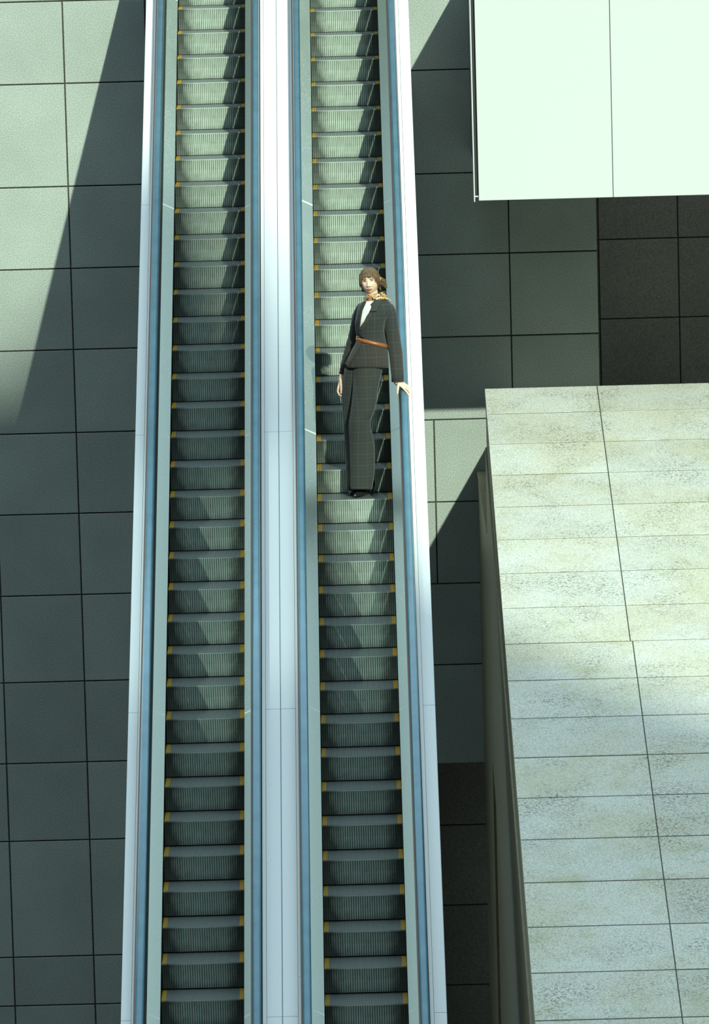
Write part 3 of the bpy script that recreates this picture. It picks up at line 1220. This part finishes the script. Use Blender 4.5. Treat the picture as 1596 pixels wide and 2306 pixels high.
for sx in (-1, 1):
    face_patch('nostril', [(sx * t, -0.0345) for t in (0.004, 0.007, 0.010)], [(sx * t, -0.0372) for t in (0.004, 0.007, 0.010)], 0.0006, M['brow'], body, 2)

# ---- hair: short layered cut with a fringe
rh = random.Random(11)
mb = MB()


def hair_end(phd):
    """height (in head half-heights) at which the hair ends for azimuth in degrees, 0 = face"""
    a = abs(phd)
    if a < 9 and phd > -6:
        return 0.66
    if a < 50:
        return 0.40 + 0.07 * math.sin(phd * 0.35) - (0.10 if a > 35 else 0)
    if a < 68:
        return 0.0 - (a - 50) / 18 * 0.35
    if a < 95:
        return -0.50
    return -0.62


# scalp shell
rings = []
SN = 72
for i in range(1, 30):
    row = []
    for j in range(SN):
        phd = -180 + 360.0 * j / SN
        zend = hair_end(phd) + 0.06
        z = 1.0 - (1.0 - zend) * i / 29.0
        th = math.acos(max(-0.999, min(0.999, z)))
        X, Y, Z = head_surface(th, math.radians(phd - 90))
        k = 1.10 if i < 27 else 1.06
        row.append(HP(X * k, (Y * k if Y > 0 else Y * 1.06), Z * (1.035 if Z > 0 else 1.0)))
    rings.append(row)
mb.loft(rings, cap=False)
mb.add(rings[0], [tuple(range(SN))])
for s_ in range(620):
    phd = rh.uniform(-180, 180) if s_ % 3 else rh.uniform(-75, 75)
    ze = hair_end(phd) + rh.uniform(-0.10, 0.12)
    tail = rh.random()
    pts, rad = [], []
    z_start = rh.uniform(0.80, 0.985)
    dphi = rh.uniform(-10, 10)
    lift = rh.uniform(1.08, 1.16)
    for k in range(8):
        t = k / 7.0
        z = z_start + (ze - z_start) * t
        th = math.acos(max(-0.995, min(0.995, z)))
        X, Y, Z = head_surface(th, math.radians(phd + dphi * t - 90))
        kk = lift + 0.02 * math.sin(t * math.pi)
        if abs(phd) > 60 and t > 0.7:
            kk += (t - 0.7) * (0.55 * tail if phd > 0 else 0.12 * tail)
        if abs(phd) < 60:
            kk = 1.085 + 0.02 * (1 - t)
        pts.append(HP(X * kk, Y * kk, Z * (1.04 if Z > 0 else 1.0)))
        rad.append(0.0042 * (1.0 - 0.85 * t ** 2))
    tube(mb, pts, rad, 5)
# flicked ends behind her left ear and wisps at the nape
for s_ in range(46):
    z0 = rh.uniform(-0.35, 0.25)
    y0 = rh.uniform(0.0, 0.07)
    L_ = rh.uniform(0.7, 1.2)
    pts = [HP(0.070, y0, 0.108 * z0), HP(0.085, y0 + 0.005, 0.108 * (z0 - 0.16)), HP(0.098 + 0.010 * L_, y0 + 0.01, 0.108 * (z0 - 0.30)),
           HP(0.104 + 0.018 * L_, y0 + 0.012, 0.108 * (z0 - 0.38 - 0.10 * rh.random()))]
    tube(mb, pts, [0.0036, 0.0036, 0.0024, 0.0007], 5)
for s_ in range(40):
    z0 = rh.uniform(-0.5, -0.1)
    sx = -1 if s_ % 2 else 1
    y0 = rh.uniform(0.01, 0.06)
    pts = [HP(sx * 0.068, y0, 0.108 * z0), HP(sx * 0.072, y0, 0.108 * (z0 - 0.2)), HP(sx * (0.066 + 0.012 * rh.random()), y0, 0.108 * (z0 - 0.42))]
    tube(mb, pts, [0.0034, 0.003, 0.0007], 5)
mb.build('hair', M['hair'], person, True)

# ---- trousers
mb = MB()
mb.loft(PELVIS.rings(1.0))
mb.loft(NEAR_LEG.rings(1.0))
mb.loft(FAR_LEG.rings(1.0))
tr = mb.build('trousers', M['trousers'], person, True)

# ---- jacket with sleeves
mb = MB()
mb.loft(TORSO.rings(1.0))
for A, fl in ((ARM_L, 1.0), (ARM_R, 1.0)):
    rr = []
    pts = [FIG(a, b_, c) for a, b_, c, _ in A]
    tube(mb, pts, [r for *_, r in A], 24, 1.0, True)
jk = mb.build('jacket', M['jacket'], person, True)
patch('blouse', [(823, 681), (843, 681), (838, 694), (831, 708), (821, 730), (809, 745.5), (809.5, 730), (813, 705)], TORSO, 0.003, M['blouse'], person)
patch('collar', [(845, 677), (860, 678.5), (855, 690), (851, 696), (847.5, 705.5), (833, 707.5), (836.5, 695), (834, 691), (841, 684)], TORSO, 0.014, M['lapel'], jk)
patch('lapel', [(832, 708), (838, 711), (834, 722), (826, 734), (815, 750), (808, 745), (820, 729), (826, 716)], TORSO, 0.010, M['lapel'], jk)
patch('lapel', [(820, 683), (825, 684.5), (816, 705), (812, 728), (810, 744), (815, 755), (820, 767), (813, 763), (805, 754), (802.5, 746), (803, 736), (807, 720), (813, 700)], TORSO, 0.011, M['lapel_dark'], jk)
patch('front_flap', [(804, 772), (813, 775), (805, 794), (794, 812), (782, 830), (776, 822), (785, 805), (793, 790)], TORSO, 0.014, M['lapel'], jk)
# cuff button
mb = MB()
ball(mb, FIG(906.5, 851, -0.055), 0.006, 0.004, 0.006, 10)
mb.build('cuff_button', M['leather'], jk, True)

# ---- belt
mb = MB()
r_in, r_out = [], []
NB = 64
loops = [[], [], [], []]
for k in range(NB):
    t = 2 * math.pi * k / NB
    for li, dy, gr in ((0, -4.0, 0.001), (1, -4.0, 0.006), (2, 4.0, 0.006), (3, 4.0, 0.001)):
        py = 776.0 + 0.24 * 33.5 * se(math.cos(t), 2.3) + dy
        _, l_, r_, dc, hb = TORSO.at(py)
        loops[li].append(FIG((l_ + r_) / 2 + ((r_ - l_) / 2 + gr * 280) * se(math.cos(t), 2.3), py, dc + (hb + gr) * se(math.sin(t), 2.3)))
mb.loft(loops + [loops[0]], cap=False)
belt = mb.build('belt', M['belt'], person, True)
mb = MB()
bx, by, bd = 806.5, 768.5, TORSO.front(806.5, 768.5) - 0.012
c4 = [FIG(bx - 3.6, by - 6.5, bd + 0.012), FIG(bx + 3.4, by - 5.8, bd), FIG(bx + 3.4, by + 6.2, bd), FIG(bx - 3.6, by + 5.5, bd + 0.012)]
for i in range(4):
    tube(mb, [c4[i], c4[(i + 1) % 4]], [0.0028, 0.0028], 8)
mb.build('buckle', M['gold'], belt, True)

# ---- scarf
mb = MB()
rr = []
for k in range(36):
    t = 2 * math.pi * k / 36
    cx_, cd = 836.5 + 13.0 * math.cos(t), 0.014 + 0.060 * math.sin(t)
    cy_ = 675.5 - 0.22 * (cx_ - 836.5)
    ring = []
    for j in range(14):
        s_ = 2 * math.pi * j / 14
        wob = 1 + 0.10 * math.sin(3 * t + 2 * s_)
        ring.append(FIG(cx_ + 3.2 * wob * math.cos(s_) * math.cos(t), cy_ + 7.6 * wob * math.sin(s_), cd + 0.013 * math.cos(s_) * math.sin(t)))
    rr.append(ring)
mb.loft(rr + [rr[0]], cap=False)
tube(mb, [FIG(838, 675, -0.05), FIG(841, 677, -0.062), FIG(844, 676, -0.055)], [0.012, 0.016, 0.012], 12)
tube(mb, [FIG(843, 675, -0.052), FIG(851, 670, -0.045), FIG(861, 668, -0.03), FIG(869, 672, -0.015)], [0.012, 0.016, 0.019, 0.006], 14, 0.6)
tube(mb, [FIG(846, 678, -0.05), FIG(858, 676, -0.042), FIG(870, 677, -0.03), FIG(880, 682, -0.02)], [0.010, 0.013, 0.010, 0.003], 12, 0.5)
mb.build('scarf', M['scarf'], person, True)


# ---- shoes
def shoe(toe, heel, name='shoe'):
    toe, heel = Vector(toe), Vector(heel)
    ax = (heel - toe)
    side = Vector((ax.y, -ax.x, 0)).normalized()
    sec = [(0.0, 0.004, 0.004, 0.014), (0.06, 0.014, 0.0, 0.026), (0.15, 0.026, 0.0, 0.036), (0.30, 0.037, 0.0, 0.048), (0.45, 0.035, 0.006, 0.062),
           (0.60, 0.030, 0.020, 0.082), (0.75, 0.030, 0.034, 0.11), (0.90, 0.031, 0.040, 0.12), (0.97, 0.026, 0.042, 0.12), (1.0, 0.014, 0.044, 0.118)]
    mb = MB()
    rr = []
    for t, w, zb, zt in sec:
        c = toe + ax * t
        ring = []
        for k in range(16):
            a = 2 * math.pi * k / 16
            ring.append(Vector((c.x, c.y, 0)) + side * (w * se(math.cos(a), 2.4)) + Vector((0, 0, (zb + zt) / 2 + (zt - zb) / 2 * se(math.sin(a), 2.4))))
        rr.append(ring)
    mb.loft(rr)
    so = mb.build(name, M['leather'], person, True)
    mb = MB()
    rr = []
    for z, w in ((0.0, 0.018), (0.025, 0.019), (0.055, 0.024)):
        c = toe + ax * 0.90
        rr.append([Vector((c.x, c.y, z)) + side * (w * math.cos(a)) + ax.normalized() * (w * math.sin(a)) for a in [2 * math.pi * k / 12 for k in range(12)]])
    mb.loft(rr)
    mb.build('heel', M['leather'], so, True)
    return so


shoe((-0.066, -0.085, 0), (0.090, 0.125, 0))
shoe((-0.112, 0.030, 0), (0.010, 0.178, 0))
